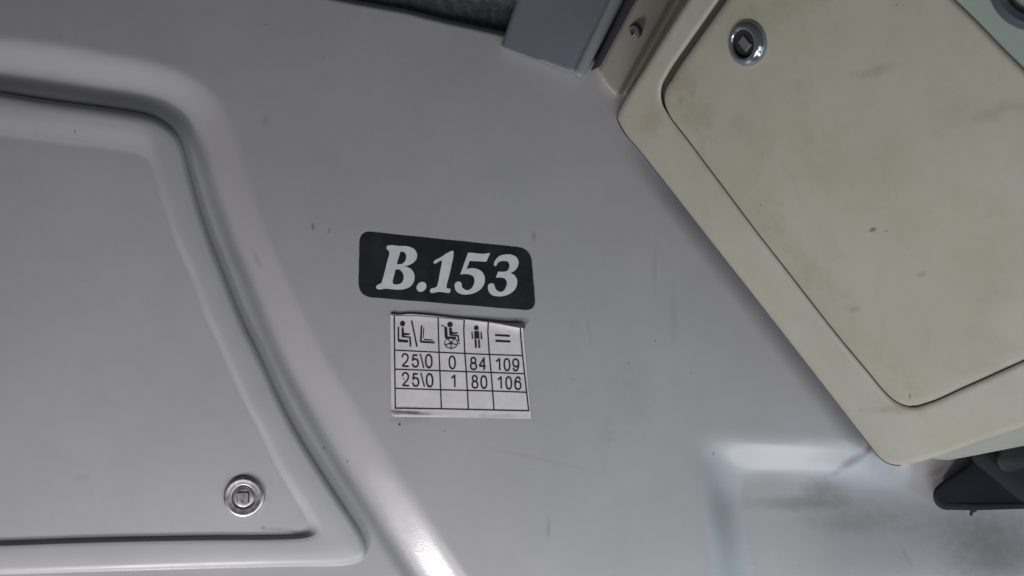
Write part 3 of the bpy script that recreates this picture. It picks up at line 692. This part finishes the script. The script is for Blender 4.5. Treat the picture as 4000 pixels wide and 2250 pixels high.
ink('equals_symbol', [poly((1394, 340), (1584, 350), (1583, 375), (1397, 363)), poly((1400, 411), (1590, 421), (1590, 446), (1403, 437))], hpap, .00016, M_ink, cs)
# figures as even-width strokes
el = lambda cx, cy, rx, ry: [(cx + rx*abs(math.cos(a))**.85*np.sign(math.cos(a)), cy + ry*abs(math.sin(a))**.9*np.sign(math.sin(a))) for a in np.linspace(.05, 2*math.pi + .05, 28, endpoint=False)]
def arc(cx, cy, rx, ry, a0, a1, n=14): return [(cx + rx*math.cos(math.radians(a)), cy + ry*math.sin(math.radians(a))) for a in np.linspace(a0, a1, n)]
G = {'0': [(el(.5, .5, .5, .5), 1)],
     '1': [([(.98, 0), (.98, 1)], 0), (smooth([(.0, .27), (.5, .17), (.95, .0)], False), 0)],
     '2': [(smooth([(.03, .28), (.1, .1), (.3, .0), (.6, -.0), (.86, .1), (.93, .28), (.8, .5), (.42, .74), (.13, .9), (.0, 1.0)], False), 0), ([(-.02, 1), (1.0, 1)], 0)],
     '4': [([(.76, .02), (.0, .68)], 0), ([(-.04, .70), (1.0, .70)], 0), ([(.76, -.04), (.76, 1.04)], 0)],
     '5': [([(.9, .02), (.2, .02)], 0), ([(.24, -.03), (.08, .5)], 0), (smooth([(.05, .5), (.25, .38), (.55, .35), (.87, .45), (.98, .67), (.86, .9), (.55, 1.0), (.2, .95), (.0, .74)], False), 0)],
     '6': [(el(.5, .68, .5, .32), 1), (smooth([(.95, .24), (.83, .06), (.55, .0), (.25, .1), (.05, .36), (.0, .68)], False), 0)],
     '9': [(el(.5, .32, .5, .32), 1), (smooth([(.03, .76), (.17, .94), (.45, 1.0), (.75, .9), (.95, .64), (1.0, .32)], False), 0)],
     '8': [(el(.5, .23, .4, .23), 1), (el(.5, .735, .5, .265), 1)],
     '\\': [([(.0, -.03), (1., 1.03)], 0)]}
def figure(ch, x0, x1, y0, y1, w=20):
    out = []; w = 15 if ch == '\\' else w
    for pts, closed in G[ch]:
        q = [(x0 + w/2 + px*(x1 - x0 - w) , y0 + w/2 + py*(y1 - y0 - w) + .04*px*(x1 - x0)) for px, py in pts]
        # the sticker's print leans slightly
        q = [(x + .03*(y - y0), y) for x, y in q]
        V, F = strip_of(q, w, bool(closed)); out.append(([Z2(*p) for p in V], F))
    return out
cells = [[('2', 216, 316, 580, 752), ('5', 340, 438, 590, 760), ('\\', 448, 502, 586, 766), ('0', 512, 608, 590, 770)], [('0', 808, 902, 608, 782)], [('8', 1076, 1168, 625, 792), ('4', 1186, 1284, 628, 796)],
         [('1', 1398, 1462, 634, 802), ('0', 1500, 1588, 640, 806), ('9', 1610, 1700, 645, 810)],
         [('2', 220, 320, 818, 996), ('5', 345, 443, 826, 1002), ('\\', 455, 510, 825, 1004), ('0', 522, 618, 832, 1010)], [('1', 836, 898, 842, 1014)], [('8', 1095, 1185, 852, 1025), ('0', 1208, 1298, 857, 1028)],
         [('1', 1420, 1482, 862, 1032), ('0', 1522, 1610, 868, 1038), ('6', 1634, 1726, 872, 1042)]]
for cell in cells:
    ink('number', [s_ for g in cell for s_ in figure(*g)], hpap, .00016, M_ink, cs)
